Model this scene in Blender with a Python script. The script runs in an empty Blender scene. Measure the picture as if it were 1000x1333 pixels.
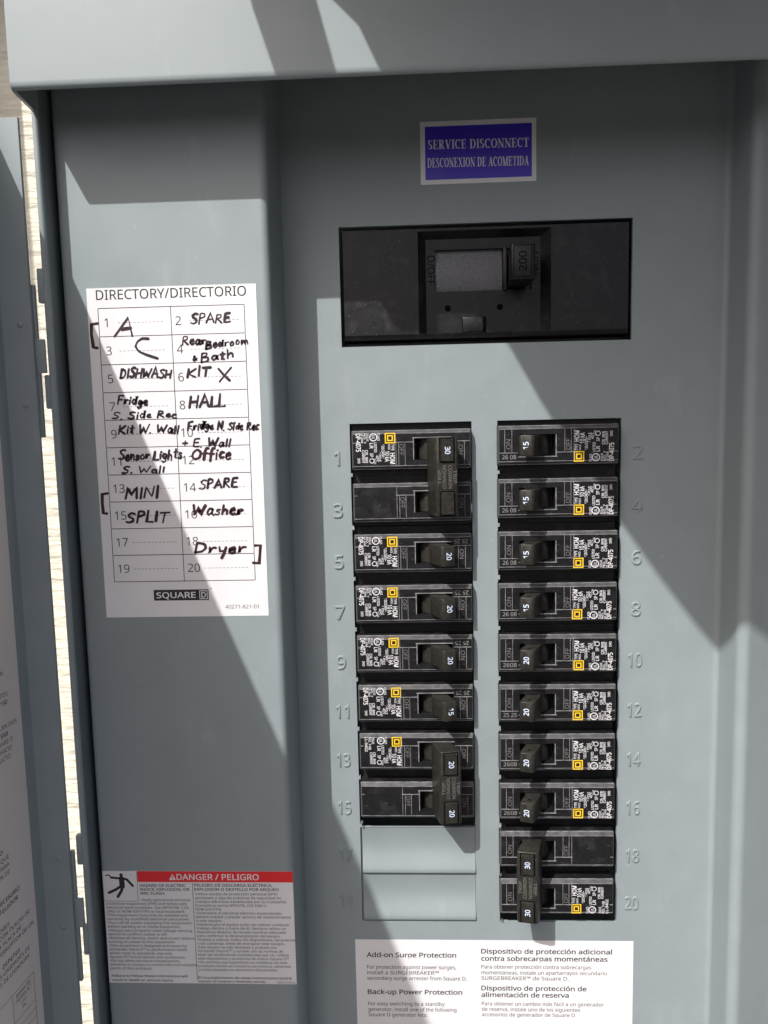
import bpy, bmesh, math, os, random
from mathutils import Vector, Matrix, Euler
random.seed(7)
S = bpy.context.scene
COL = S.collection
MM = 0.001

# ------------------------------------------------------------------ camera, sky, sun, exposure
cam_d = bpy.data.cameras.new("camera")
cam = bpy.data.objects.new("camera", cam_d); COL.objects.link(cam)
cam.location = (25.966 * MM, -354.29 * MM, -5.22 * MM)
cam.rotation_euler = (math.pi / 2 - 0.1052, 0.02171, 0.03957)
cam_d.sensor_fit = 'HORIZONTAL'; cam_d.sensor_width = 36; cam_d.lens = 34.56
cam_d.clip_start = 0.005; cam_d.clip_end = 200
S.camera = cam

SX, SZ = 0.67, 1.40                       # where sunlight lands per unit of depth: right, down
SUN = Vector((SX, 1.0, -SZ)).normalized()
world = bpy.data.worlds.new("World"); S.world = world; world.use_nodes = True
wn = world.node_tree.nodes; wl = world.node_tree.links
bg = wn.get("Background") or wn.new("ShaderNodeBackground")
sky = wn.new("ShaderNodeTexSky"); sky.sky_type = 'NISHITA'; sky.sun_disc = False
sky.sun_elevation = math.asin(-SUN.z)
sky.sun_rotation = math.atan2(-SUN.x, -SUN.y) % (2 * math.pi)
wl.new(sky.outputs[0], bg.inputs[0]); bg.inputs[1].default_value = 0.085
sky.dust_density = 6; sky.air_density = 0.7; sky.ozone_density = 0.6
sd = bpy.data.lights.new("sun", 'SUN'); sd.energy = 3.1; sd.angle = math.radians(0.5); sd.color = (1.0, 0.97, 0.94)
sun = bpy.data.objects.new("sun", sd); COL.objects.link(sun)
sun.rotation_euler = SUN.to_track_quat('-Z', 'Y').to_euler()
sun.location = (-0.6, -1.0, 1.6)
S.view_settings.view_transform = 'Standard'; S.view_settings.look = 'None'
S.view_settings.gamma = 1; S.view_settings.use_curve_mapping = False
S.view_settings.exposure = 0.75

# ------------------------------------------------------------------ materials
def mat(name, col, rough=0.5, spec=0.5, metal=0.0, noise=0.0, nscale=200, bump=0.0, bscale=800, bdist=0.0002, mottle=None):
    m = bpy.data.materials.new(name); m.use_nodes = True
    nt = m.node_tree; b = nt.nodes["Principled BSDF"]
    b.inputs['Base Color'].default_value = (*col, 1); b.inputs['Roughness'].default_value = rough
    b.inputs['Specular IOR Level'].default_value = spec; b.inputs['Metallic'].default_value = metal
    tc = nt.nodes.new("ShaderNodeTexCoord")
    if noise:
        n = nt.nodes.new("ShaderNodeTexNoise"); n.inputs['Scale'].default_value = nscale; n.inputs['Detail'].default_value = 5
        nt.links.new(tc.outputs['Object'], n.inputs['Vector'])
        mr = nt.nodes.new("ShaderNodeMapRange"); mr.inputs['From Min'].default_value = 0.3; mr.inputs['From Max'].default_value = 0.7
        mr.inputs['To Min'].default_value = 1 - noise; mr.inputs['To Max'].default_value = 1 + noise
        nt.links.new(n.outputs['Fac'], mr.inputs['Value'])
        hs = nt.nodes.new("ShaderNodeHueSaturation"); hs.inputs['Color'].default_value = (*col, 1)
        nt.links.new(mr.outputs[0], hs.inputs['Value']); nt.links.new(hs.outputs[0], b.inputs['Base Color'])
        mr2 = nt.nodes.new("ShaderNodeMapRange"); mr2.inputs['From Min'].default_value = 0.3; mr2.inputs['From Max'].default_value = 0.7
        mr2.inputs['To Min'].default_value = max(0.05, rough - 0.09); mr2.inputs['To Max'].default_value = min(1, rough + 0.09)
        nt.links.new(n.outputs['Fac'], mr2.inputs['Value']); nt.links.new(mr2.outputs[0], b.inputs['Roughness'])
    if bump:
        n2 = nt.nodes.new("ShaderNodeTexNoise"); n2.inputs['Scale'].default_value = bscale; n2.inputs['Detail'].default_value = 3
        nt.links.new(tc.outputs['Object'], n2.inputs['Vector'])
        bp = nt.nodes.new("ShaderNodeBump"); bp.inputs['Strength'].default_value = bump; bp.inputs['Distance'].default_value = bdist
        nt.links.new(n2.outputs['Fac'], bp.inputs['Height']); nt.links.new(bp.outputs[0], b.inputs['Normal'])
    return m

M = {}
M['paint'] = mat("grey_enamel", (0.252, 0.294, 0.309), 0.50, 0.4, noise=0.035, nscale=60, bump=0.18, bscale=700, bdist=0.00012)
def enamel(m):                                          # dusty, faintly scuffed sheet-metal paint
    nt = m.node_tree; b = nt.nodes["Principled BSDF"]; src = b.inputs['Base Color'].links[0].from_socket; tc = nt.nodes.new("ShaderNodeTexCoord")
    def nz(scale, vec, lo, hi, amt):
        mp = nt.nodes.new("ShaderNodeMapping"); mp.inputs['Scale'].default_value = vec; nt.links.new(tc.outputs['Object'], mp.inputs['Vector'])
        n = nt.nodes.new("ShaderNodeTexNoise"); n.inputs['Scale'].default_value = scale; n.inputs['Detail'].default_value = 7; n.inputs['Roughness'].default_value = .62
        nt.links.new(mp.outputs[0], n.inputs['Vector'])
        r = nt.nodes.new("ShaderNodeMapRange"); r.inputs['From Min'].default_value = lo; r.inputs['From Max'].default_value = hi; r.inputs['To Max'].default_value = amt
        nt.links.new(n.outputs['Fac'], r.inputs['Value']); return r.outputs[0]
    for f, col in ((nz(14, (1, 1, 1), .42, .75, .22), (.30, .335, .34)), (nz(60, (1, 1, .35), .60, .78, .35), (.40, .42, .42)), (nz(9, (1, 1, .5), .5, .8, .25), (.20, .235, .24)), (nz(420, (1, 1, 1), .66, .74, .5), (.42, .43, .42))):
        mx = nt.nodes.new("ShaderNodeMix"); mx.data_type = 'RGBA'; nt.links.new(f, mx.inputs[0]); nt.links.new(src, mx.inputs[6]); mx.inputs[7].default_value = (*col, 1); src = mx.outputs[2]
    nt.links.new(src, b.inputs['Base Color'])
def dusty(m, amt=.5, col=(.25, .25, .25)):
    nt = m.node_tree; b = nt.nodes["Principled BSDF"]; src = b.inputs['Base Color'].links[0].from_socket; tc = nt.nodes.new("ShaderNodeTexCoord")
    for sc, lo, hi, a in ((1100, .66, .74, amt), (120, .55, .8, amt * .25)):
        n = nt.nodes.new("ShaderNodeTexNoise"); n.inputs['Scale'].default_value = sc; n.inputs['Detail'].default_value = 4; nt.links.new(tc.outputs['Object'], n.inputs['Vector'])
        r = nt.nodes.new("ShaderNodeMapRange"); r.inputs['From Min'].default_value = lo; r.inputs['From Max'].default_value = hi; r.inputs['To Max'].default_value = a
        nt.links.new(n.outputs['Fac'], r.inputs['Value'])
        mx = nt.nodes.new("ShaderNodeMix"); mx.data_type = 'RGBA'; nt.links.new(r.outputs[0], mx.inputs[0]); nt.links.new(src, mx.inputs[6]); mx.inputs[7].default_value = (*col, 1); src = mx.outputs[2]
    nt.links.new(src, b.inputs['Base Color'])
enamel(M['paint'])
M['steel'] = mat("bare_steel", (0.62, 0.62, 0.60), 0.35, metal=0.9)
M['dark'] = mat("black_cavity", (0.004, 0.004, 0.004), 0.9, 0.02)
M['plastic'] = mat("black_plastic", (0.009, 0.009, 0.0105), 0.38, 0.36, noise=0.25, nscale=350, bump=0.25, bscale=2500, bdist=0.00008)
M['handle'] = mat("handle_plastic", (0.021, 0.0195, 0.0165), 0.42, 0.45, noise=0.3, nscale=500, bump=0.3, bscale=2500, bdist=0.00008)
dusty(M['plastic'], .35); dusty(M['handle'], .3, (.2, .19, .16))
M['drum'] = mat("drum_plastic", (0.12, 0.125, 0.14), 0.38, 0.5, noise=0.25, nscale=1500, bump=0.8, bscale=1300, bdist=0.0004)
M['edge'] = mat("dusty_bevel_highlight", (0.062, 0.062, 0.066), 0.42, noise=.3, nscale=300)  # dust grey on the bevels, lightened further to paint in their sun highlight
M['rib'] = mat("worn_edge_glint", (0.21, 0.21, 0.215), 0.5, noise=.5, nscale=240)  # worn ribs and edge lines, coloured lighter to paint in their glints
M['relief'] = mat("relief_plastic", (0.15, 0.15, 0.145), 0.5)
M['date'] = mat("date_code_print", (0.26, 0.26, 0.26), 0.5)
M['blackrelief'] = mat("black_relief", (0.003, 0.003, 0.003), 0.9, 0.02)
M['white'] = mat("white_print", (0.72, 0.71, 0.74), 0.6)
M['bluewhite'] = mat("handle_print", (0.62, 0.72, 0.88), 0.6)
M['yellow'] = mat("yellow_print", (0.80, 0.52, 0.02), 0.5)
M['paper'] = mat("label_paper", (0.745, 0.735, 0.755), 0.5, 0.4, noise=0.03, nscale=40, bump=.25, bscale=60, bdist=.001)
M['paper2'] = mat("door_label_paper", (0.70, 0.66, 0.65), 0.6, 0.3, noise=0.02, nscale=40)
M['ink'] = mat("black_ink", (0.018, 0.018, 0.02), 0.6)
M['greyink'] = mat("grey_ink", (0.03, 0.03, 0.033), 0.6)
M['marker'] = mat("marker_ink", (0.022, 0.010, 0.018), 0.5)
M['marker2'] = mat("maroon_marker_ink", (0.035, 0.010, 0.014), 0.5)
M['red'] = mat("red_print", (0.74, 0.022, 0.028), 0.45)
M['blue'] = mat("blue_print", (0.055, 0.03, 0.52), 0.35, noise=0.04, nscale=80)
M['wood'] = mat("shade_board_wood", (0.35, 0.29, 0.22), 0.8, noise=0.2, nscale=30)
M['trim'] = mat("beige_trim", (0.42, 0.36, 0.29), 0.85, noise=0.12, nscale=180, bump=0.6, bscale=500, bdist=0.0006)
M['stucco'] = mat("cream_stucco", (0.68, 0.645, 0.545), 0.9, noise=0.08, nscale=90)
def ribbed(m):                                          # rough horizontal courses
    nt = m.node_tree; b = nt.nodes["Principled BSDF"]; tc = nt.nodes.new("ShaderNodeTexCoord"); mp = nt.nodes.new("ShaderNodeMapping"); mp.inputs['Scale'].default_value = (.25, .25, 1)
    n = nt.nodes.new("ShaderNodeTexNoise"); n.inputs['Scale'].default_value = 150; n.inputs['Detail'].default_value = 5
    nt.links.new(tc.outputs['Object'], mp.inputs['Vector']); nt.links.new(mp.outputs[0], n.inputs['Vector'])
    bp = nt.nodes.new("ShaderNodeBump"); bp.inputs['Strength'].default_value = 1; bp.inputs['Distance'].default_value = .0028
    nt.links.new(n.outputs['Fac'], bp.inputs['Height']); nt.links.new(bp.outputs[0], b.inputs['Normal'])
ribbed(M['stucco'])
M['ground'] = mat("shaded_ground", (0.08, 0.077, 0.073), 0.9, noise=0.15, nscale=6)  # unseen ground, base colour darkened to stand for ground in shade

# ------------------------------------------------------------------ mesh helpers: coordinates in mm, x right, h out of the panel, z up
FONT = None                                            # a sans face that ships inside Blender; the built-in one if it is missing
try:
    FONT = bpy.data.fonts.load(os.path.join(bpy.utils.system_resource('DATAFILES'), 'fonts', 'NotoSansKhmer-VariableFont_wdth,wght.woff2'))
except Exception:
    FONT = None
_tc = {}
CAP = 0.682
def glyphs(s, bold=0.0, extrude=0.0):
    key = (s, bold, extrude)
    if key in _tc: return _tc[key]
    c = bpy.data.curves.new("lettering", 'FONT')
    if FONT: c.font = FONT
    c.size = 1; c.resolution_u = 3; c.offset = bold * CAP / 0.682
    if extrude: c.extrude = extrude * CAP / 0.682; c.bevel_depth = extrude * 0.6 * CAP / 0.682; c.bevel_resolution = 1
    c.body = s
    o = bpy.data.objects.new("lettering", c); COL.objects.link(o)
    bpy.context.view_layer.update()
    me = bpy.data.meshes.new_from_object(o.evaluated_get(bpy.context.evaluated_depsgraph_get()))
    vs = [tuple(v.co) for v in me.vertices]; fs = [tuple(p.vertices) for p in me.polygons]
    bpy.data.objects.remove(o); bpy.data.curves.remove(c); bpy.data.meshes.remove(me)
    _tc[key] = (vs, fs); return _tc[key]
_hv = glyphs("H")[0]; CAP = max(v[1] for v in _hv) - min(v[1] for v in _hv)

class MB:
    def __init__(s, org=(0, 0, 0)): s.v = []; s.f = []; s.org = org; s.k = 0; s.mi = []
    def add(s, pts, faces):
        n = len(s.v); s.v += [tuple(p) for p in pts]; s.f += [tuple(i + n for i in f) for f in faces]; s.mi += [s.k] * len(faces)
    def poly(s, *pts): s.add(pts, [tuple(range(len(pts)))])
    def box(s, x0, x1, h0, h1, z0, z1):
        p = [(x, h, z) for x in (x0, x1) for h in (h0, h1) for z in (z0, z1)]
        s.add(p, [(0, 1, 3, 2), (4, 6, 7, 5), (0, 4, 5, 1), (2, 3, 7, 6), (0, 2, 6, 4), (1, 5, 7, 3)])
    def frus(s, r0, h0, r1, h1, base=False):          # rectangles (x0,x1,z0,z1) joined by sloping sides, capped at h1
        a = [(r0[0], h0, r0[2]), (r0[1], h0, r0[2]), (r0[1], h0, r0[3]), (r0[0], h0, r0[3])]
        b = [(r1[0], h1, r1[2]), (r1[1], h1, r1[2]), (r1[1], h1, r1[3]), (r1[0], h1, r1[3])]
        s.add(a + b, [(0, 1, 5, 4), (1, 2, 6, 5), (2, 3, 7, 6), (3, 0, 4, 7), (4, 5, 6, 7)] + ([(0, 3, 2, 1)] if base else []))
    def ring(s, r0, h0, r1, h1):
        a = [(r0[0], h0, r0[2]), (r0[1], h0, r0[2]), (r0[1], h0, r0[3]), (r0[0], h0, r0[3])]
        b = [(r1[0], h1, r1[2]), (r1[1], h1, r1[2]), (r1[1], h1, r1[3]), (r1[0], h1, r1[3])]
        s.add(a + b, [(0, 1, 5, 4), (1, 2, 6, 5), (2, 3, 7, 6), (3, 0, 4, 7)])
    def plate(s, r, h, holes=(), depth=1.5):           # flat sheet with rectangular holes and hole edges
        xs = sorted({r[0], r[1], *[q for k in holes for q in k[:2]]}); zs = sorted({r[2], r[3], *[q for k in holes for q in k[2:]]})
        for i in range(len(xs) - 1):
            for j in range(len(zs) - 1):
                cx = (xs[i] + xs[i + 1]) / 2; cz = (zs[j] + zs[j + 1]) / 2
                if any(k[0] < cx < k[1] and k[2] < cz < k[3] for k in holes): continue
                s.poly((xs[i], h, zs[j]), (xs[i + 1], h, zs[j]), (xs[i + 1], h, zs[j + 1]), (xs[i], h, zs[j + 1]))
        for k in holes: s.ring(k, h, k, h - depth)
    def prism(s, prof, z0, z1, caps=True):             # closed (x,h) profile pushed along z
        n = len(prof)
        p = [(x, h, z0) for x, h in prof] + [(x, h, z1) for x, h in prof]
        f = [(i, (i + 1) % n, n + (i + 1) % n, n + i) for i in range(n)]
        if caps: f += [tuple(range(n - 1, -1, -1)), tuple(range(n, 2 * n))]
        s.add(p, f)
    def sheet(s, prof, z0, z1, nz=1):                  # open (x,h) profile pushed along z
        n = len(prof); p = []; f = []
        for k in range(nz + 1):
            z = z0 + (z1 - z0) * k / nz; p += [(x, h, z) for x, h in prof]
        for k in range(nz):
            f += [(k * n + i, k * n + i + 1, (k + 1) * n + i + 1, (k + 1) * n + i) for i in range(n - 1)]
        s.add(p, f)
    def hsheet(s, prof, x0, x1):                       # open (h,z) profile pushed along x
        n = len(prof); s.add([(x0, h, z) for h, z in prof] + [(x1, h, z) for h, z in prof], [(i, i + 1, n + i + 1, n + i) for i in range(n - 1)])
    def hprism(s, prof, x0, x1):
        n = len(prof); s.add([(x0, h, z) for h, z in prof] + [(x1, h, z) for h, z in prof],
              [(i, (i + 1) % n, n + (i + 1) % n, n + i) for i in range(n)] + [tuple(range(n - 1, -1, -1)), tuple(range(n, 2 * n))])
    def disc(s, x, z, h, r, n=16, fr=None, r2=None):
        fr = fr or (lambda u, v: (u, h, v))
        o = [fr(x + r * math.cos(2 * math.pi * i / n), z + r * math.sin(2 * math.pi * i / n)) for i in range(n)]
        if r2 is None: s.add(o, [tuple(range(n))])
        else:
            q = [fr(x + r2 * math.cos(2 * math.pi * i / n), z + r2 * math.sin(2 * math.pi * i / n)) for i in range(n)]
            s.add(o + q, [(i, (i + 1) % n, n + (i + 1) % n, n + i) for i in range(n)])
    def dome(s, x, z, h, r, k=0.4, n=12):
        pts = [(x + r * math.cos(2 * math.pi * i / n), h, z + r * math.sin(2 * math.pi * i / n)) for i in range(n)]
        pts += [(x + .6 * r * math.cos(2 * math.pi * i / n), h + k * r * .75, z + .6 * r * math.sin(2 * math.pi * i / n)) for i in range(n)] + [(x, h + k * r, z)]
        s.add(pts, [(i, (i + 1) % n, n + (i + 1) % n, n + i) for i in range(n)] + [(n + i, n + (i + 1) % n, 2 * n) for i in range(n)])
    def rect(s, u0, u1, v0, v1, fr): s.add([fr(u0, v0), fr(u1, v0), fr(u1, v1), fr(u0, v1)], [(0, 1, 2, 3)])
    def frame(s, u0, u1, v0, v1, t, fr):
        s.rect(u0, u1, v0, v0 + t, fr); s.rect(u0, u1, v1 - t, v1, fr); s.rect(u0, u0 + t, v0 + t, v1 - t, fr); s.rect(u1 - t, u1, v0 + t, v1 - t, fr)
    def text(s, t, u, v, cap, fr, width=None, align='l', bold=0.0, sx=1.0, ang=0.0):
        vs, fs = glyphs(t, bold)
        if not vs: return
        k = cap / CAP; x0 = min(p[0] for p in vs); x1 = max(p[0] for p in vs); w = (x1 - x0) * k
        kx = (width / w if width else sx); w *= kx
        off = {'l': 0, 'c': -w / 2, 'r': -w}[align]; ca, sa = math.cos(ang), math.sin(ang)
        pts = []
        for p in vs:
            a = (p[0] - x0) * k * kx + off; b = p[1] * k
            pts.append(fr(u + a * ca - b * sa, v + a * sa + b * ca))
        s.add(pts, fs)
    def stroke(s, pts, w, fr, lift=0.0, caps=True, wv=None):
        # flat pen stroke along pts, optionally of changing width
        P = [Vector(p) for p in pts]; n = len(P); L = []; R = []
        for i in range(n):
            d = (P[min(i + 1, n - 1)] - P[max(i - 1, 0)]); d = d.normalized() if d.length > 1e-9 else Vector((1, 0))
            if 0 < i < n - 1:
                d1 = (P[i] - P[i - 1]).normalized(); d2 = (P[i + 1] - P[i]).normalized()
                c = max(0.55, math.sqrt(max(0.0, (1 + d1.dot(d2)) / 2)))
            else: c = 1
            ww = (wv[i] if wv else w) / 2 / c; nn = Vector((-d.y, d.x))
            L.append(P[i] + nn * ww); R.append(P[i] - nn * ww)
        q = [fr(p.x, p.y) for p in L] + [fr(p.x, p.y) for p in R]
        s.add(q, [(i, i + 1, n + i + 1, n + i) for i in range(n - 1)])
        if caps:
            for e, o in ((0, 1), (n - 1, n - 2)):
                d = (P[e] - P[o]).normalized(); a0 = math.atan2(d.y, d.x); r = w / 2
                c = [P[e] + Vector((math.cos(a0 + a), math.sin(a0 + a))) * r for a in [math.pi * (k / 6 - .5) for k in range(7)]]
                s.add([fr(p.x, p.y) for p in c], [tuple(range(7))])
    def build(s, name, m, parent=None, bevel=0, smooth=None, seg=2):
        me = bpy.data.meshes.new(name); o = s.org
        me.from_pydata([((x - o[0]) * MM, -(h - o[1]) * MM, (z - o[2]) * MM) for x, h, z in s.v], [], s.f)
        for p_, k_ in zip(me.polygons, s.mi): p_.material_index = k_
        bm = bmesh.new(); bm.from_mesh(me)
        if bevel or smooth: bmesh.ops.remove_doubles(bm, verts=bm.verts, dist=1e-6)
        bmesh.ops.recalc_face_normals(bm, faces=bm.faces)
        if bevel:
            ed = [e for e in bm.edges if len(e.link_faces) == 2 and e.calc_face_angle(0) > 0.5]
            bmesh.ops.bevel(bm, geom=ed, offset=bevel * MM, segments=seg, profile=0.5, affect='EDGES', clamp_overlap=True)
        if smooth or bevel:
            for f in bm.faces: f.smooth = not (bevel and f.calc_area() > 3.5 * (bevel * MM) ** 2 * 9 and min(e.calc_length() for e in f.edges) > bevel * MM * 2.2)
        bm.to_mesh(me); bm.free()
        if smooth or bevel: me.set_sharp_from_angle(angle=math.radians(smooth or 40))
        for q_ in (m if isinstance(m, (list, tuple)) else [m]): me.materials.append(q_)
        ob = bpy.data.objects.new(name, me); COL.objects.link(ob)
        if parent: ob.parent = parent
        else: ob.location = (o[0] * MM, -o[1] * MM, o[2] * MM)
        return ob

def tag(o, label, cat, group=None, kind=None):
    if label: o["label"] = label
    if cat: o["category"] = cat
    if group: o["group"] = group
    if kind: o["kind"] = kind
    return o
def thing(name, org, label, cat, group=None):
    o = bpy.data.objects.new(name, None); COL.objects.link(o); o.empty_display_size = 0.02
    o.location = (org[0] * MM, -org[1] * MM, org[2] * MM)
    return tag(o, label, cat, group)
def arc(cx, cy, r, a0, a1, n=6): return [(cx + r * math.cos(math.radians(a0 + (a1 - a0) * i / n)), cy + r * math.sin(math.radians(a0 + (a1 - a0) * i / n))) for i in range(n + 1)]

# ------------------------------------------------------------------ setting: ground, stucco wall, trim board, unseen boards added above to cast shade
g = MB((0, 0, -1500)); g.poly((-6000, -70, -1500), (6000, -70, -1500), (6000, 9000, -1500), (-6000, 9000, -1500))
tag(g.build('ground', M['ground']), None, None, kind='structure')
w = MB((0, -120, -1500)); w.box(-2500, 2500, -170, -67, -1498, 2600)
tag(w.build('house_wall', M['stucco']), "cream stucco house wall seen in the narrow gap between the open door and the grey cabinet", "wall")
def UW(u, wz, z0):                                     # point of a board at height z0 whose shadow lands at (u, wz) on the panel plane
    h = (z0 - wz) / SZ; return (u - SX * h, h)
Z0 = 250.0
blocker = thing('added_shade_boards', (0, -67, Z0), "unseen wooden boards added above the cabinet to cast shade on it", "shade blocker")
cb = MB((0, -67, Z0))
edge = [UW(33, 86, Z0), UW(44, 75, Z0), UW(51, 60, Z0), UW(72, 34, Z0), UW(86, 9, Z0), UW(101, -15, Z0), UW(121, -45, Z0), UW(141, -74, Z0), UW(159, -98, Z0), UW(172, -114, Z0), UW(180, -122, Z0), UW(190, -124, Z0), UW(900, -122, Z0)]
prof = [(420, -67), (edge[0][0] - 8, -67)] + edge
prof = [(x, h) for x, h in prof]
cb.prism(prof, Z0, Z0 + 10); cb.build('shade_board', M['wood'], blocker)  # added board out of view, outline shaped to cast the upper-right shade
bt = MB((0, -67, Z0))
tip = [UW(24, 92, Z0), UW(33, 58, Z0), UW(35, 50, Z0), UW(31, 46, Z0), UW(22, 46, Z0), UW(17, 49, Z0), UW(12, 58, Z0), UW(3, 86, Z0), UW(2, 92, Z0)]
bt.prism([(tip[0][0], -67)] + tip + [(tip[-1][0], -67)], Z0 - 2, Z0 + 8); bt.build('shade_strip', M['wood'], blocker)  # added strip out of view, shaped to cast the dark band on the hood
lb = MB((0, -67, Z0))
le = [UW(-233, 343, Z0), UW(-231, 112, Z0), UW(-900, 108, Z0)]
lb.prism([(le[0][0], -67)] + le + [(le[-1][0], -67)], Z0, Z0 + 10); lb.build('shade_board', M['wood'], blocker)  # second added board out of view, shades the wall at upper left

# ------------------------------------------------------------------ the cabinet
PO = (22, -65, -470)
panel = thing('electrical_panel', PO, "grey painted steel electrical cabinet with its door swung open to the left", "electrical panel")
ZT, ZB = 232, -470
e = MB(PO)                                             # box: left side wall with rolled front rim, back, right wall, top, bottom
e.prism([(-131.2, -65), (-131.2, 34.5)] + [(x, h) for x, h in arc(-129.9, 35.6, 1.5, 180, 0, 8)] + [(-129.3, 34.0), (-129.3, -65)], ZB, ZT - 1)
e.box(-129.3, 214, -65.5, -63, ZB, ZT); e.box(214, 216, -65, 0.6, ZB, ZT); e.box(-129.3, 214, -63, 20, ZB - 2, ZB)
e.build('enclosure', M['paint'], panel, smooth=35)
hd = MB(PO)                                            # hood: front face rolled under at its lower edge, side cheek reaching lower at the back
hp = [(-10, ZT), (52, ZT)] + [(a, b) for a, b in [(53.2, ZT - .3), (54, ZT - 1.5), (54, ZT - 2)]] + [(54.0, 136.0), (54.0, 135.6), (53.85, 134.5), (53.5, 133.7), (52.9, 133.2), (52.3, 133.1), (52.2, 134), (52.2, 146)]
hd.hsheet(hp, -130.3, 226)
hd.hprism([(36.4, ZT), (53.4, ZT), (53.4, 134.6), (52.9, 133.5), (51.5, 132.8), (37.0, 131.8), (36.4, 132.2)], -130.45, -129.0)
hd.box(-130.45, -129.6, 53.0, 53.7, 135, ZT - 2)
hd.build('hood', M['paint'], panel, smooth=50)
mc = MB(PO)                                            # raised cover over the left bay with rounded long edges
cp = [(-127.6, 6), (-127.6, 23.9)] + arc(-125.2, 24.6, 2.4, 180, 90, 5) + [(-124.6, 27.0), (-39.0, 27.0)] + arc(-38.4, 23.4, 3.6, 90, 0, 8) + [(-34.7, 22.8), (-33.6, 1.0), (-33.6, -1.6)]
mc.sheet(cp, -440, 200); mc.build('meter_cover', M['paint'], panel, smooth=50)
df = MB(PO)                                            # dead front with its window openings and the raised right flange
WL = (-4.5, 53.7, -203.2, 0.0); WR = (65.8, 124.0, -254.0, 0.0); WM = (-7.2, 128.2, 36.1, 91.0); WF = (-4.5, 53.7, -254.0, -203.2)
df.plate((-33.6, 168.4, -440, 200), 0.0, [WL, WR, WM, WF], 1.6)
fp = [(168.4, 0)] + arc(169.0, 2.6, 2.6, -90, -4, 6) + [(171.65, 3.1), (172.36, 16.0)] + arc(176.2, 16.8, 3.8, 176, 62, 8) + [(178.6, 19.9), (214, 1.0)]
df.sheet(fp, -440, 200)
for i in range(8):                                     # snapped-off twist-out stubs at the slot corners
    for X, sg, n in ((-4.5, 1, 8), (65.8, 1, 8)):
        z = -25.4 * i - 25.4 + 0.6
        df.box(X, X + 0.9, -1.2, 0.25, z - 0.5, z + 1.1)
df.poly
front = df.build('dead_front', M['paint'], panel, smooth=50)
for X, z in ((-3.6, -203.0), (-4.2, -200.6), (66.2, -253.6), (66.0, -229.0), (65.9, -203.4), (65.9, -76.4), (-4.4, -51.0), (66.0, -152.6)):
    tb = MB(PO); tb.box(X, X + 1.6 * random.uniform(.5, 1), -1.2, 0.5, z - .3, z + .7 * random.uniform(.7, 1.4)); tb.build('snapped_tab', M['steel'], front, bevel=0.12)
for k, z1 in enumerate((-203.4, -228.8)):              # two unused slots: dished filler plates
    fpz = MB(PO); pr = []
    for i in range(13):
        t = i / 12; pr.append((-0.25 - 1.0 * math.sin(math.pi * min(1, t * 1.15)) + 1.75 * max(0, t - .5) ** 1.4 * 2.0, z1 - 23.5 * t))
    pr += [(pr[-1][0] - .15, z1 - 23.75), (-0.35, z1 - 25.2), (-0.9, z1 - 25.35)]
    fpz.hsheet(pr, -3.6, 53.55); fpz.poly((-4.4, -1.5, z1 - 25.3), (53.7, -1.5, z1 - 25.3), (53.7, -1.5, z1 + .1), (-4.4, -1.5, z1 + .1))
    fpz.build('filler_plate', M['paint'], front, smooth=40)
def emboss(t, cx, cz, cap=6.6):
    vs, fs = glyphs(t, -0.004, 0.032); k = cap / CAP; x0 = min(p[0] for p in vs); x1 = max(p[0] for p in vs); m = MB(PO)
    kx = min(1.0, 6.7 / ((x1 - x0) * k))
    m.add([(cx + (p[0] - (x0 + x1) / 2) * k * kx, 0.02 + p[2] * k, cz - cap / 2 + p[1] * k) for p in vs], fs)
    m.build('embossed_number', M['paint'], front, smooth=50)
for i in range(10):
    emboss(str(2 * i + 1), -11.0 - 0.16 * i, -16.4 - 25.2 * i); emboss(str(2 * i + 2), 131.9, -16.2 - 25.25 * i)

# door: pan swung out to the left; its narrow hinge lip faces the viewer
TD = 0.12
def leafx(h): return -148.5 - TD * (h - 40)
dr = MB(PO)
dr.prism([(leafx(345), 345), (leafx(41.4), 41.4)] + [(-148.2, 40.3), (-147.2, 39.8), (-135.6, 39.8), (-135.5, 38.4), (-148.4, 38.4), (-149.9, 40.6), (leafx(345) - 1.5, 345)], -450, 128.6)
door = dr.build('door', M['paint'], panel, smooth=35)
for z in (44.5, 10.5, -196.0, -230.0): rv = MB(PO); rv.dome(-140.6, z, 39.85, 1.5, 0.45); rv.build('rivet', M['paint'], door, smooth=60)
for zt in (68.5, -187.0):
    for za in (0, 45):                                              # two knuckles on the cabinet, one plate on the door between them
        hg = MB(PO); hg.box(-133.9 + za * .006, -131.0, 33.6, 36.4, zt - za - 14.6, zt - za); hg.build('hinge_knuckle', M['paint'], panel, bevel=0.6)
    hp2 = MB(PO); hp2.box(-137.4, -131.4, 37.0, 38.2, zt - 44.4, zt - 30); hp2.box(-136.6, -134.6, 35.8, 37.6, zt - 72, zt - 7)
    hp2.build('hinge_leaf', M['paint'], panel, bevel=0.3)

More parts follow.
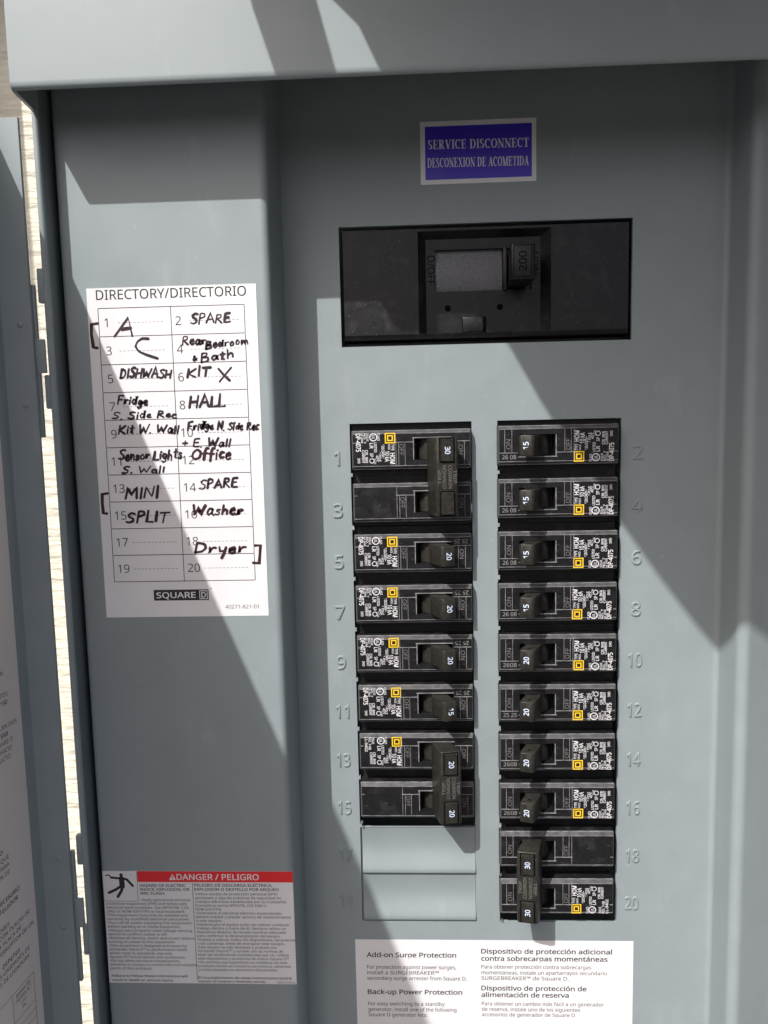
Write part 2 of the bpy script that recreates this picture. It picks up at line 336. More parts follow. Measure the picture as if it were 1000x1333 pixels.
# ------------------------------------------------------------------ breakers, modelled lying with the toggle to the left
LBX, LBZ, FH, PITCH = 36.4, 4.3, 5.0, 25.1
def face_frame(u, v, h=FH + 0.06): return (LBX + v, h, LBZ + u)
def lab(u, v, h=FH + 0.06): return (LBX + v, h, LBZ + u)
def breaker_body(m, z):
    m.box(0.25, 57.2, -16, -3.5, z + 0.06, z + 25.04)
    sl = (10.4, 27.2, z + 7.7, z + 17.7)
    o = (0.5, 56.9, z + 3.6, z + 21.8); i1 = (1.2, 56.2, z + 5.0, z + 20.4)
    m.ring(o, -3.5, o, FH - 1.7)
    m.plate(i1, FH, [sl], 9); m.poly((sl[0], -4, sl[2]), (sl[1], -4, sl[2]), (sl[1], -4, sl[3]), (sl[0], -4, sl[3]))
def rib(m, x0, x1, z0, z1, t=0.32, hh=0.22):
    if abs(x1 - x0) < abs(z1 - z0): m.box(x0 - t / 2, x0 + t / 2, FH - .1, FH + hh, z0, z1)
    else: m.box(x0, x1, FH - .1, FH + hh, z0 - t / 2, z0 + t / 2)
def breaker_ribs(m, z, date=True):
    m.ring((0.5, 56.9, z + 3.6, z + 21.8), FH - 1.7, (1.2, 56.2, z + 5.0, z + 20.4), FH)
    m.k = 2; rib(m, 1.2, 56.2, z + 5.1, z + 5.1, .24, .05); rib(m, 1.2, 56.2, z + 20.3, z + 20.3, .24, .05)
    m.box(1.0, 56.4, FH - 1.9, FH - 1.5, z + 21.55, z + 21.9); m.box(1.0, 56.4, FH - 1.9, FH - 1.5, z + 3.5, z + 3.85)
    zl = z + 9.2
    rib(m, 1.2, 9.8, zl, zl); rib(m, 27.8, 36.2, zl, zl); rib(m, 54.8, 56.2, zl, zl)
    for x in (3.7, 7.0, 31.6, 34.6): rib(m, x, x, zl + .2, z + 20.2, .22, .16)
    rib(m, 35.9, 35.9, z + 5.2, z + 20.2, .22, .16)
    m.box(10.0, 28.2, FH - .1, FH + .28, z + 7.05, z + 7.45); m.box(27.4, 27.8, FH - .1, FH + .28, z + 7.45, z + 17.6)
def swap(fr): return lambda u, v: fr(u, -v)
def engraved(body, z):
    up = lambda x0: (lambda u, v: (x0 - v, FH + .05, u))
    for s_, u, x0, wd in (("OFF", 10.2, 34.2, 5.2), ("ON", 11.0, 6.4, 4.6)):
        m = MB(); m.text(s_, z + u, 0, 2.0, up(x0), width=wd); m.build('relief_lettering', M['relief'], body)
def print_label(m, z, variant=0):
    f = lambda u, v: (LBX - 0.3 - v, FH + .06, z + LBZ + u)          # u runs up the breaker, glyph tops face left
    t = lambda s_, u, x, cap, wd=None, b=0.0: m.text(s_, u, -x - cap, cap, f, width=wd, bold=b)
    t("TYPE", 5.5, 0.5, 1.3, 3.0, .01); t("HOM", 9.6, 0.3, 2.2, 5.2, .02)
    t("HACR", 5.5, 2.4, 1.0, 2.6, .01); t("10 kA", 8.7, 2.9, 2.1, 5.0, .015)
    t("120/240V~", 5.5, 5.2, 1.3, 6.6, .012); t("1 POLE", 9.2, 6.8, 1.1, 4.4, .012); t("40\u00b0C", 10.6, 8.1, 1.1, 3.2, .012); t("Cu-Al", 12.2, 9.3, .9, 2.4, .012)
    t("CLASS", 0.2, 7.3, 1.1, 3.6, .012)
    m.disc(2.1, -10.3, 0, 1.9, 20, f, 1.45); t("UL", 1.15, 9.6, 1.4, 1.9, .012)
    t("LISTED", 4.6, 8.8, 1.2, 4.6, .012); t("LR", 4.8, 10.5, 1.6, 2.6, .015)
    m.disc(13.2, -11.2, 0, 1.2, 16, f, .9); t("SP", 9.6, 10.5, 1.5, 1.8, .01)
    t("CIR. BKR", 8.0, 13.1, 1.2, 6.2, .014); t("CURRENT", 8.0, 14.6, 1.2, 6.2, .014)
    if variant == 0:
        t("ISSUE", 0.3, 12.6, 1.0, 3.6, .012); t("NO. 7", 0.3, 13.9, 1.0, 4.6, .012); t("LK 2608", 0.3, 15.2, .9, 4.4, .012)
        t("DP-4075", 0.2, 16.4, 2.2, 8.6, .02); t("SWD", 11.8, 16.8, 1.2, 2.5, .012)
    else:
        t("ISSUE", 0.3, 13.6, 1.2, 3.4, .012); t("NO. 7-08", 0.3, 15.2, 1.2, 6.4, .012); t("LL-9402", 0.3, 16.9, 1.3, 7.4, .015)
def print_logo(m, mb2, z):
    f = lambda u, v, h=FH + .07: (LBX - 0.3 - v, h, z + LBZ + u)
    m.frame(.2, 5.1, -4.9, 0.0, .55, f); m.frame(1.25, 4.05, -3.85, -1.05, .6, f)
def handle_profile(): return [(20.4, -1), (20.8, 5.6), (15.6, 15.9), (14.4, 16.2), (9.6, 14.7), (9.2, 13.6), (13.2, 5.2), (12.8, -1)]
def drum(m, z): m.prism([(12.4, -3)] + [(19 + 7.2 * math.cos(math.radians(a)), -2.6 + 6.6 * math.sin(math.radians(a))) for a in range(160, -1, -20)] + [(26.2, -3.8), (12.4, -3.8)], z + 8.0, z + 17.4)
def on_plane(a, b, z, off=0.06):                       # lettering plane on the toggle's tilted tip, from profile point a to b
    d = Vector((b[0] - a[0], b[1] - a[1])); L = d.length; d /= L; n = Vector((-d.y, d.x)); mid = (Vector(a) + Vector(b)) / 2
    n = n if n.y > 0 else -n
    return lambda u, v: (mid.x - d.x * v + n.x * off, mid.y - d.y * v + n.y * off, z + u)

def make_single(num, date):
    root = thing('circuit_breaker', (0, 0, 0), None, None)
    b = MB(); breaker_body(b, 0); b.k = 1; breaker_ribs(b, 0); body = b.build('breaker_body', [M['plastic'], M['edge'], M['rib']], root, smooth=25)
    engraved(body, 0); en = MB(); en.text(date, 2.4, 6.3, 1.9, lambda u, v: (u, FH + .05, v), width=6.6); en.build('date_code', M['date'], body)
    p = MB(); print_label(p, 0); pl = p.build('printed_label', M['white'], root)
    q = MB(); print_logo(q, None, 0); q.build('yellow_logo', M['yellow'], pl)
    h = MB(); h.prism(handle_profile(), 8.0, 17.4); hn = h.build('handle', M['handle'], root, bevel=.22)
    d = MB(); drum(d, 0); d.build('handle_drum', M['handle'], hn, smooth=40)
    n = MB(); n.text(num, 0, -1.2, 2.4, on_plane((9.6, 14.7), (14.4, 16.2), 12.7, .1), width=3.4, align='c', bold=.018); n.build('rating_number', M['bluewhite'], hn)
    k = MB(); k.disc(14.0, 11.4, 0, .75, 12, lambda u, v: (u, v, 17.44)); k.build('handle_hole', M['dark'], hn)
    return root
def make_double(num, second, date):
    root = thing('circuit_breaker', (0, 0, 0), None, None)
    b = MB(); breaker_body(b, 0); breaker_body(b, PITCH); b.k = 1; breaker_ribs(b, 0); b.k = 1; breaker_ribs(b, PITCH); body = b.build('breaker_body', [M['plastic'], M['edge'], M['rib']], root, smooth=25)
    engraved(body, 0); engraved(body, PITCH)
    p = MB(); print_label(p, 0, 0 if num == "30" and second is None else 1); pl = p.build('printed_label', M['white'], root)
    q = MB(); print_logo(q, None, 0); q.build('yellow_logo', M['yellow'], pl)
    hp_ = [(20.6, -1), (21.2, 5.6), (17.8, 16.6), (16.8, 17.4), (8.0, 16.0), (7.4, 15.0), (11.6, 6.0), (12, -1)]
    t = MB(); t.prism(hp_, 7.2, 43.6); tie = t.build('tie_handle', M['handle'], root, bevel=.4)
    
    for zd in (0, PITCH): d = MB(); drum(d, zd); d.build('handle_drum', M['handle'], tie, smooth=40)
    A, B = (8.0, 16.0), (16.8, 17.4)
    for zc in (13.2, 37.6):
        pad = MB(); f0 = on_plane(A, B, zc, 0.0); f1 = on_plane(A, B, zc, .9)
        a = [f0(-5.2, -3.1), f0(5.2, -3.1), f0(5.2, 3.1), f0(-5.2, 3.1)]; c = [f1(-4.9, -2.8), f1(4.9, -2.8), f1(4.9, 2.8), f1(-4.9, 2.8)]
        pad.add(a + c, [(0, 1, 5, 4), (1, 2, 6, 5), (2, 3, 7, 6), (3, 0, 4, 7), (4, 5, 6, 7)])
        pad.k = 1; pad.frame(-5.7, 5.7, -3.6, 3.6, .5, on_plane(A, B, zc, .03)); pad.build('handle_pad', [M['handle'], M['dark']], tie)
    for zc, s_ in ((13.2, num), (37.6, second)):
        if s_: n = MB(); n.text(s_, 0, -1.1, 2.4, on_plane(A, B, zc, 1.0), width=3.4, align='c', bold=.018); n.build('rating_number', M['bluewhite'], tie)
    c = MB(); fm = on_plane(A, B, 25.4, .05)
    fm2 = lambda u, v: fm(-u, -v)
    for f_ in (fm, fm2):
        c.text("COMMON", 0, .55, 1.6, f_, width=10.6, align='c'); c.text("TRIP", 0, 2.75, 1.6, f_, width=6.2, align='c')
    c.build('relief_lettering', M['relief'], tie)
    return root
def clone(o, parent=None):
    c = o.copy(); COL.objects.link(c); c.parent = parent
    for ch in list(o.children): clone(ch, c)
    return c
GB = "branch circuit breakers in the two columns"
_proto = {}
def place(kind, slot, label):
    # slot number as embossed on the dead front; odd = left column (upside down), even = right column
    i = (slot - 1) // 2
    if kind not in _proto:
        num, date, *rest = kind; _proto[kind] = make_single(num, date) if not rest else make_double(num, rest[0], date); r = _proto[kind]
    else: r = clone(_proto[kind]); r.rotation_euler = (0, 0, 0)
    npole = 2 if len(kind) > 2 else 1
    if slot % 2: r.location = (53.5 * MM, 0, (0.1 - 24.85 * i) * MM); r.rotation_euler = (0, math.pi, 0)
    else: r.location = (65.0 * MM, 0, (-24.5 - PITCH * (i + npole - 1)) * MM)
    jitter = ((slot * 37) % 7 - 3) * 0.0009
    r.rotation_euler.y += jitter
    for ch in r.children:
        if ch.name.startswith('printed_label'): ch.location.x += random.uniform(-.5, .4) * MM; ch.location.z += random.uniform(-.3, .3) * MM
    return tag(r, label, "circuit breaker", GB)
place(("30", "", None), 1, "black two-pole breaker with tied handle across numbers 1 and 3, one pad reading 30")
for s_, c in ((5, "20"), (7, "20"), (9, "20"), (11, "15")):
    place((c, "25 25"), s_, f"black single-pole breaker, {c} on its upright toggle, beside embossed number {s_}")
place(("20", "", "20"), 13, "black two-pole breaker with tied handle across numbers 13 and 15, both pads reading 20")
for s_, c, d in ((2, "15", "26 08"), (4, "15", "26 08"), (6, "15", "26 08"), (8, "15", "26 08"), (10, "20", "2608"), (12, "20", "25 25"), (14, "20", "2608"), (16, "20", "2608")):
    place((c, d), s_, f"black single-pole breaker, {c} on its toggle, beside embossed number {s_}")
place(("30", "", "30"), 18, "black two-pole breaker with tied handle across numbers 18 and 20, both pads reading 30")

# main breaker
MO = (60.5, 0, 36.1)
mn = thing('main_breaker', MO, "wide black main breaker with a single toggle in the window under the blue label", "circuit breaker")
b = MB(MO)
b.box(-6.6, 127.6, -16, -8, 36.6, 90.5)
fo = (-5.6, 126.8, 41.4, 89.4)
b.ring((-6.2, 127.2, 38.4, 90.2), -8, (-5.9, 127.1, 39.2, 89.8), -2.6); b.ring((-5.9, 127.1, 39.2, 89.8), -2.6, fo, -1.2)
R0 = (29.5, 91.2, 41.5, 88.2); R1 = (33.2, 87.0, 41.5, 85.4); OP = (37.7, 83.0, 61.4, 80.6)
b.plate(fo, -1.2, [R0], .4); b.ring(R0, -1.6, R1, -5.6); b.plate(R1, -5.6, [OP], 6)
mbody = b.build('breaker_body', M['plastic'], mn, smooth=25)
d = MB(MO); d.hsheet([(-7.4, 61.0), (-6.5, 65), (-6.2, 69), (-6.5, 74), (-7.2, 78), (-7.9, 80.9)], 37.3, 70.0); d.build('toggle_drum', M['drum'], mn, smooth=60)
d = MB(MO); d.prism([(68.6, -13), (69.4, -4.4), (71.2, -4.0), (72.2, -9), (84, -9), (84, -13)], 61.0, 81.0); d.build('drum_edge', M['plastic'], mn, bevel=.3)
h = MB(MO); h.prism([(72, -12), (71.6, 2), (70.4, 12.6), (71.2, 13.8), (80.6, 14.4), (81.6, 13.6), (81.0, 2), (80, -12)], 62.2, 78.0)
hm = h.build('handle', M['plastic'], mn, bevel=.5)
k = MB(MO); fr = on_plane((71.2, 13.8), (80.6, 14.4), 70.1, .06); k.frame(-7.0, 7.0, -4.1, 4.1, .3, fr); k.text("200", 0, -1.8, 3.4, fr, width=8.4, align='c'); k.build('relief_lettering', M['blackrelief'], hm)
k = MB(MO); dn = lambda x0, z0: (lambda u, v: (x0 + v, -5.5, z0 - u))
k.text("O/OFF", 0, 0, 3.6, dn(33.9, 78.2), width=13.5); k.build('off_lettering', M['blackrelief'], mn)
k = MB(MO); k.text("I/ON", 0, 0, 3.2, dn(82.9, 78.6), width=10.5); k.build('on_lettering', M['blackrelief'], mn)
for x in (43.4, 68.0): k = MB(MO); k.disc(x, 53.6, -5.52, 1.5); k.build('test_hole', M['dark'], mn)
k = MB(MO); k.frus((50.0, 61.6, 41.8, 49.4), -5.6, (50.3, 59.6, 42.0, 49.0), -3.2, base=True); k.build('release_tab', M['plastic'], mn, bevel=.3)

# ------------------------------------------------------------------ paper labels
def sticker(name, x0, x1, z0, z1, h, m, label, skew=0.0, r=0.8):
    org = ((x0 + x1) / 2, h, (z0 + z1) / 2); s = MB(org)
    s.prism([(x0, h + .02), (x1, h + .02), (x1, h + .14), (x0, h + .14)], z0, z1)
    o = s.build(name, m); tag(o, label, "label", "paper labels stuck on the cabinet"); return o, org
def lines(name, m, par, org, fr, items, cap, bold=0.007):   # one part per group of printed lines
    q = MB(org)
    for s_, x, y, wd in items: q.text(s_, x, y, cap, fr, width=wd, bold=bold)
    return q.build(name, m, par)
H = 27.0
dl, DO = sticker('directory_label', -116.6, -41.4, -86.4, 61.2, H, M['paper'], "white directory card with a ruled grid and handwritten circuit names")
F = lambda u, v: (u, H + .17, v)
t = MB(DO); t.text("DIRECTORY/DIRECTORIO", -112.4, 56.2, 4.1, F, width=66.6, bold=.008)
GX0, GX1, GZ0, GZ1 = -111.9, -46.9, -69.8, 52.5; RH = (GZ1 - GZ0) / 10; GD = -79.5; lw = .32
for i in range(11): z = GZ1 - RH * i; t.rect(GX0, GX1, z - lw / 2, z + lw / 2, F)
for i in range(10):
    za, zb = GZ1 - RH * (i + 1) + lw / 2, GZ1 - RH * i - lw / 2
    for x in (GX0, GD, GX1): t.rect(x - lw / 2, x + lw / 2, za, zb, F)
t.build('printed_lettering', M['ink'], dl)
t = MB(DO)
for i in range(10):
    zb = GZ1 - RH * i - 8.1
    for x, n in ((-109.3 - (.6 if i > 4 else 0), 2 * i + 1), (-77.6, 2 * i + 2)):
        t.text(str(n), x, zb, 3.8, F)
        xs = x + (6.0 if n < 10 else 7.4); xe = -82.6 if n % 2 else -50.2
        while xs < xe: t.rect(xs, xs + 1.05, zb + 1.6, zb + 1.78, F); xs += 1.75
t.text("40271-821-01", -61.2, -82.9, 1.7, F, width=15.4)
t.build('printed_numbers', M['greyink'], dl)
t = MB(DO); t.rect(-94, -68.6, -78.8, -73.8, F); t.text("\u2122", -67.9, -74.2, 1.0, F); t.build('maker_mark', M['ink'], dl)
t2 = MB(DO); F2 = lambda u, v: (u, H + .22, v)
t2.text("SQUARE", -92.8, -77.6, 2.6, F2, width=18.2, bold=.02); t2.frame(-72.9, -69.1, -78.3, -74.3, .35, F2); t2.text("D", -72.0, -77.5, 2.4, F2, width=2.1, bold=.02); t2.build('reversed_lettering', M['paper'], dl)
# handwriting: single-line letter shapes, capital height 1
G = {
'A': (.75, [[(0, 0), (.36, 1), (.7, 0)], [(.12, .36), (.6, .4)]]), 'S': (.62, [[(.6, .9), (.35, 1), (.1, .82), (.2, .6), (.5, .42), (.5, .15), (.25, 0), (0, .1)]]),
'P': (.62, [[(.06, 0), (.1, 1), (.5, .92), (.55, .65), (.12, .48)]]), 'R': (.7, [[(.06, 0), (.1, 1), (.5, .92), (.5, .62), (.12, .5), (.62, 0)]]),
'E': (.6, [[(.55, 1), (.08, .98), (.05, .02), (.58, .03)], [(.08, .52), (.45, .54)]]), 'D': (.68, [[(.05, 0), (.08, 1), (.5, .82), (.6, .45), (.4, .08), (.02, .0)]]),
'I': (.22, [[(.1, 1), (.08, 0)]]), 'H': (.66, [[(.04, 1), (0, 0)], [(.02, .48), (.58, .52)], [(.6, 1), (.54, 0)]]), 'W': (.95, [[(0, 1), (.16, 0), (.42, .7), (.6, 0), (.92, 1)]]),
'K': (.68, [[(.06, 1), (.02, 0)], [(.6, .98), (.06, .45), (.62, 0)]]), 'T': (.66, [[(.34, .98), (.28, 0)], [(0, .96), (.66, 1)]]), 'X': (.8, [[(0, 1), (.35, .45), (.75, 0)], [(.8, 1), (.1, 0)]]),
'L': (.52, [[(.06, 1), (.02, .02), (.5, .04)]]), 'M': (.88, [[(0, 0), (.12, 1), (.4, .3), (.74, 1), (.8, 0)]]), 'N': (.7, [[(0, 0), (.06, 1), (.56, .02), (.64, 1)]]),
'B': (.66, [[(.05, 0), (.1, 1), (.5, .88), (.42, .56), (.1, .52), (.55, .4), (.52, .08), (.03, .0)]]), 'F': (.6, [[(.56, 1), (.08, .96), (.04, 0)], [(.06, .5), (.44, .54)]]),
'O': (.8, [[(.4, 1), (.1, .75), (.04, .3), (.3, 0), (.64, .2), (.74, .7), (.45, 1)]]), '+': (.5, [[(.22, .62), (.22, .1)], [(0, .36), (.46, .36)]]),
'&': (.6, [[(.5, .1), (.15, .75), (.28, .95), (.4, .75), (.08, .3), (.2, .02), (.52, .4)]]), '.': (.2, [[(.04, .0), (.1, .03)]]),
'a': (.52, [[(.4, .52), (.15, .56), (.02, .25), (.16, .0), (.38, .22), (.42, .55), (.4, .1), (.5, .0)]]), 'b': (.5, [[(.06, 1), (.03, 0), (.32, .05), (.42, .34), (.26, .54), (.06, .4)]]),
'c': (.42, [[(.38, .5), (.15, .55), (.02, .25), (.14, .02), (.38, .08)]]), 'd': (.54, [[(.4, .46), (.15, .54), (.03, .25), (.16, .02), (.4, .25), (.46, 1.0), (.42, .02)]]),
'e': (.44, [[(.04, .28), (.36, .34), (.28, .56), (.08, .45), (.04, .15), (.2, .0), (.4, .1)]]), 'f': (.42, [[(.42, .95), (.24, 1), (.16, .7), (.12, -.1)], [(0, .5), (.38, .52)]]),
'g': (.5, [[(.38, .5), (.14, .55), (.04, .28), (.18, .06), (.38, .3), (.42, .52), (.36, -.22), (.12, -.34), (0, -.2)]]), 'h': (.5, [[(.06, 1), (.03, 0)], [(.04, .3), (.26, .56), (.4, .4), (.4, 0)]]),
'i': (.2, [[(.08, .55), (.07, 0)], [(.1, .78), (.13, .82)]]), 'k': (.48, [[(.05, 1), (.03, 0)], [(.38, .55), (.06, .25), (.42, 0)]]), 'l': (.2, [[(.1, 1), (.07, 0)]]),
'm': (.72, [[(.03, .55), (.04, 0), (.2, .5), (.34, .42), (.34, .02), (.5, .5), (.62, .42), (.66, 0)]]), 'n': (.48, [[(.03, .55), (.04, 0), (.2, .5), (.36, .46), (.4, 0)]]),
'o': (.48, [[(.22, .54), (.04, .34), (.1, .04), (.32, .04), (.42, .32), (.24, .55)]]), 'r': (.4, [[(.04, .55), (.05, 0), (.1, .34), (.22, .52), (.38, .5)]]),
's': (.38, [[(.34, .5), (.14, .54), (.08, .38), (.3, .22), (.26, .02), (.02, .04)]]), 't': (.4, [[(.2, .9), (.16, .05), (.32, .02)], [(0, .6), (.38, .62)]]),
'w': (.64, [[(.02, .55), (.14, .02), (.3, .42), (.42, .02), (.6, .55)]]), 'y': (.48, [[(.04, .55), (.1, .2), (.3, .22)], [(.42, .56), (.36, 0), (.24, -.5)]]), ' ': (.3, [])}
cur = [None]; lift = [0]
def smooth_pts(p):
    if len(p) < 4: return p
    out = [p[0]]
    for i in range(1, len(p) - 1):
        a, b, c = p[i - 1], p[i], p[i + 1]; f = .3
        out += [(b[0] + (a[0] - b[0]) * f, b[1] + (a[1] - b[1]) * f), (b[0] * .9 + (a[0] + c[0]) * .05, b[1] * .9 + (a[1] + c[1]) * .05), (b[0] + (c[0] - b[0]) * f, b[1] + (c[1] - b[1]) * f)]
    return out + [p[-1]]
def pen(pts, wd=.82, key='k', sm=True):
    lift[0] = (lift[0] + 1) % 24; hh = H + .17 + .004 * lift[0]
    pts = smooth_pts(pts) if sm else pts; n = len(pts)
    wv = []; q = random.uniform(.8, 1.1)
    for i in range(n): q = min(1.3, max(.6, q + random.uniform(-.16, .16))); wv.append(wd * q)
    cur[0].stroke(pts, wd * .8, lambda u, v: (u, hh, v), wv=wv)
def hand(s_, x0, z0, x1, z1, cap, slant=.16, key='k', wd=1.12):
    wd = .55 if s_ == '&' else min(wd, max(.95, cap * .26)); cur[0] = MB(DO); adv = sum(G[c][0] + .11 for c in s_) - .11; k = math.hypot(x1 - x0, z1 - z0) / adv; a = math.atan2(z1 - z0, x1 - x0); ca, sa = math.cos(a), math.sin(a); p = 0
    for c in s_:
        jy = random.uniform(-.09, .09); js = random.uniform(.86, 1.14)
        for st in G[c][1]:
            q = []
            for (u, v) in st:
                v = (v * js + jy) * cap; u_ = (p + u) * k + slant * v + random.uniform(-.11, .11); v += random.uniform(-.13, .13)
                q.append((x0 + u_ * ca - v * sa, z0 + u_ * sa + v * ca))
            pen(q, wd * random.uniform(.9, 1.1), key)
        p += G[c][0] + .11
    cur[0].build('handwritten_word', M['marker' if key == 'k' else 'marker2'], dl)
for a in [('SPARE', -70.8, 44.7, -53.4, 45.2, 4.0), ('Bedroom', -64.8, 33.8, -45.8, 35.6, 3.5), ('&', -70.9, 28.3, -68.4, 28.9, 2.9), ('Bath', -67.2, 27.8, -52.3, 30.1, 3.7), ('DISHWASH', -103.7, 22.4, -80.9, 21.6, 3.9), ('KIT', -73.5, 21.9, -63.3, 22.2, 4.1), ('X', -59.9, 20.0, -54.3, 20.3, 5.9), ('Fridge', -105.6, 10.6, -92.0, 10.2, 3.7), ('S. Side Rec', -108.3, 4.1, -79.3, 4.1, 3.2), ('HALL', -73.2, 8.0, -57.1, 8.7, 5.1), ('Kit W. Wall', -105.9, -2.3, -78.6, -2.9, 3.8), ('Fridge', -74.6, -1.5, -62.9, -1.4, 3.5), ('N. Side Rec', -61.1, -1.8, -42.6, -1.9, 3.5), ('+ E. Wall', -77.3, -8.9, -55.6, -9.3, 3.6), ('Sensor Lights', -106.5, -14.2, -78.0, -14.2, 4.1), ('S. Wall', -105.4, -20.2, -86.0, -20.4, 3.1), ('MINI', -104.5, -31.5, -89.2, -31.3, 5.4), ('SPARE', -70.5, -27.8, -53.3, -27.5, 4.1), ('SPLIT', -104.8, -42.4, -85.4, -42.4, 5.0)]: hand(*a)
for a in [('Rear', -75.3, 35.6, -64.7, 35.9, 4.1), ('Office', -73.5, -14.8, -55.7, -14.7, 5.0), ('Washer', -74.3, -39.7, -51.5, -39.9, 4.7), ('Dryer', -74.2, -57.1, -50.9, -57.2, 5.0)]: hand(*a, key='r', wd=1.2)
for i, q in enumerate([[(-105.1, 40.3), (-98.6, 48.1), (-97.2, 40.3)], [(-102.1, 43.2), (-97.6, 43.7)], [(-90.0, 38.8), (-92.7, 39.1), (-95.0, 37.8), (-96.1, 35.7), (-94.6, 33.4), (-91.3, 31.9), (-86.4, 30.2)], [(-112.4, 46.1), (-115.2, 45.7), (-115.5, 41.4), (-114.9, 35.8), (-113.1, 35.5)], [(-112.6, -29.1), (-115.1, -29.5), (-115.3, -33.5), (-115.1, -38.1), (-113.4, -38.3)], [(-46.4, -54.0), (-43.9, -54.0), (-44.3, -58.0), (-44.8, -62.1), (-47.6, -61.9)]]):
    if i != 1: cur[0] = MB(DO)
    pen(q, 1.42, sm=i == 2)
    if i: cur[0].build('handwritten_letter' if i < 3 else 'handwritten_bracket', M['marker' if i == 2 else 'marker2'], dl)

gl, GO = sticker('danger_label', -126.4, -34.8, -267.8, -210.2, H, M['paper'], "white bilingual danger label with a red header band and a shock pictogram")
t = MB(GO); t.rect(-109.6, -34.8, -215.7, -210.2, F); t.build('red_band', M['red'], gl)
t = MB(GO)
t.text("DANGER / PELIGRO", -90.6, -214.5, 2.9, F2, width=39.6, bold=.016)
t.add([F2(-94.2, -214.6), F2(-90.9, -214.6), F2(-92.55, -211.5)], [(0, 1, 2)]); t.build('reversed_lettering', M['paper'], gl)
t = MB(GO); t.add([(-92.85, H + .26, -214.2), (-92.25, H + .26, -214.2), (-92.25, H + .26, -213.9), (-92.85, H + .26, -213.9)], [(0, 1, 2, 3)]); t.rect(-92.8, -92.3, -213.6, -212.4, lambda u, v: (u, H + .26, v))
t.build('warning_mark', M['red'], gl)
lines('heading', M['ink'], gl, GO, F, [("HAZARD OF ELECTRIC", -108.7, -218.1, 22.4), ("SHOCK, EXPLOSION, OR", -108.7, -220.1, 24.0), ("ARC FLASH", -108.7, -222.1, 11.6)], 1.35, .02)
lines('heading', M['ink'], gl, GO, F, [("PELIGRO DE DESCARGA EL\u00c9CTRICA,", -82.3, -217.9, 37.6), ("EXPLOSI\u00d3N O DESTELLO POR ARQUEO", -82.3, -220.0, 40.6)], 1.35, .02)
lines('closing_line', M['ink'], gl, GO, F, [("Failure to follow these instructions will", -125.1, -264.7, 37.2), ("result in death or serious injury.", -125.1, -266.9, 30.4)], 1.2, .02)
lines('closing_line', M['ink'], gl, GO, F, [("El incumplimiento de estas instrucciones podr\u00e1", -82.6, -265.3, 45.4), ("causar la muerte o lesiones serias.", -82.6, -267.2, 33.0)], 1.2, .02)
t = MB(GO); t.rect(-83.2, -82.95, -266.2, -216.2, F); t.build('dividing_line', M['ink'], gl)
t = MB(GO); t.rect(-126.2, -109.9, -225.6, -225.4, F); t.rect(-109.9, -109.7, -225.6, -210.4, F); t.build('pictogram_border', M['ink'], gl)
LT = ["protective equipment (PPE) and follow safe", "electrical work practices. See NFPA70E, CSA", "Z462 or NOM-029-STPS or local equivalent.", "\u2022This equipment must only be installed and", "serviced by qualified electrical personnel.", "\u2022Turn off all power supplying this equipment", "before working on or inside equipment.", "\u2022Always use a properly rated voltage sensing", "device to confirm power is off.", "\u2022Replace all devices, doors and covers before", "turning on power to this equipment.", "\u2022This equipment is designed and tested by", "Schneider Electric\u2122 to performance levels", "which meet UL standards. Use only", "Square D\u2122 brand devices and accessories.", "\u2022Do not allow petroleum-based paints,", "solvents or sprays to contact the non-metallic", "parts of this product."]
RT = ["\u2022Utilice equipo de protecci\u00f3n personal (EPP)", "apropiado y siga las pr\u00e1cticas de seguridad en", "trabajos el\u00e9ctricos establecidas por su Compa\u00f1\u00eda.", "(Consulte la norma NFPA70E, CSA Z462 o", "NOM-029-STPS).", "\u2022Solamente el personal el\u00e9ctrico especializado", "deber\u00e1 instalar y prestar servicio de mantenimiento", "a este equipo.", "\u2022Desenergice el equipo antes de realizar cualquier", "trabajo dentro o fuera de \u00e9l. Siempre utilice un", "dispositivo detector de tensi\u00f3n nominal adecuado", "para confirmar la desenergizaci\u00f3n del equipo.", "\u2022Vuelva a colocar todos los dispositivos, las puertas", "y las cubiertas antes de energizar este equipo.", "\u2022Este equipo ha sido dise\u00f1ado y probado por", "Schneider Electric\u2122 y cumple con las normas de", "nivel de rendimiento establecidas por UL. Utilice", "s\u00f3lo dispositivos y accesorios de marca Square D\u2122", "\u2022No permita que superficies no met\u00e1licas de este", "producto entren en contacto con pintura, solventes", "y roc\u00edos basados en derivados del petr\u00f3leo."]
lines('fine_print', M['greyink'], gl, GO, F, [("\u2022Apply appropriate personal", -108.4, -225.4, 23.8)] + [(q, -125.4, -227.4 - 1.965 * i, len(q) * .93) for i, q in enumerate(LT)], 1.28)
lines('fine_print', M['greyink'], gl, GO, F, [(q, -82.2, -222.3 - 1.945 * i, len(q) * .90) for i, q in enumerate(RT)], 1.28)
lines('part_number', M['greyink'], gl, GO, F, [("40273-759-02", -44.2, -267.4, 8.8)], .95)
t = MB(GO)                                              # figure struck by an arc
px = lambda x, y: (-126.4 + (x - 50) / 165 * 16.6, -210.4 - (y - 52) / 136 * 15.0)
t.disc(*px(139, 68), H + .17, .85, 16)
for i, (pts, wd) in enumerate((([(140, 84), (142, 120)], 2.6), ([(140, 84), (112, 82), (90, 80)], 1.1), ([(142, 84), (165, 88), (193, 118)], 1.2), ([(138, 118), (112, 134), (76, 150)], 1.3), ([(144, 118), (136, 142), (118, 168)], 1.4), ([(66, 70), (80, 68), (92, 80)], .6))):
    t.stroke([px(*p) for p in pts], wd, lambda u, v, i=i: (u, H + .175 + .01 * i, v))
t.build('shock_figure', M['ink'], gl)

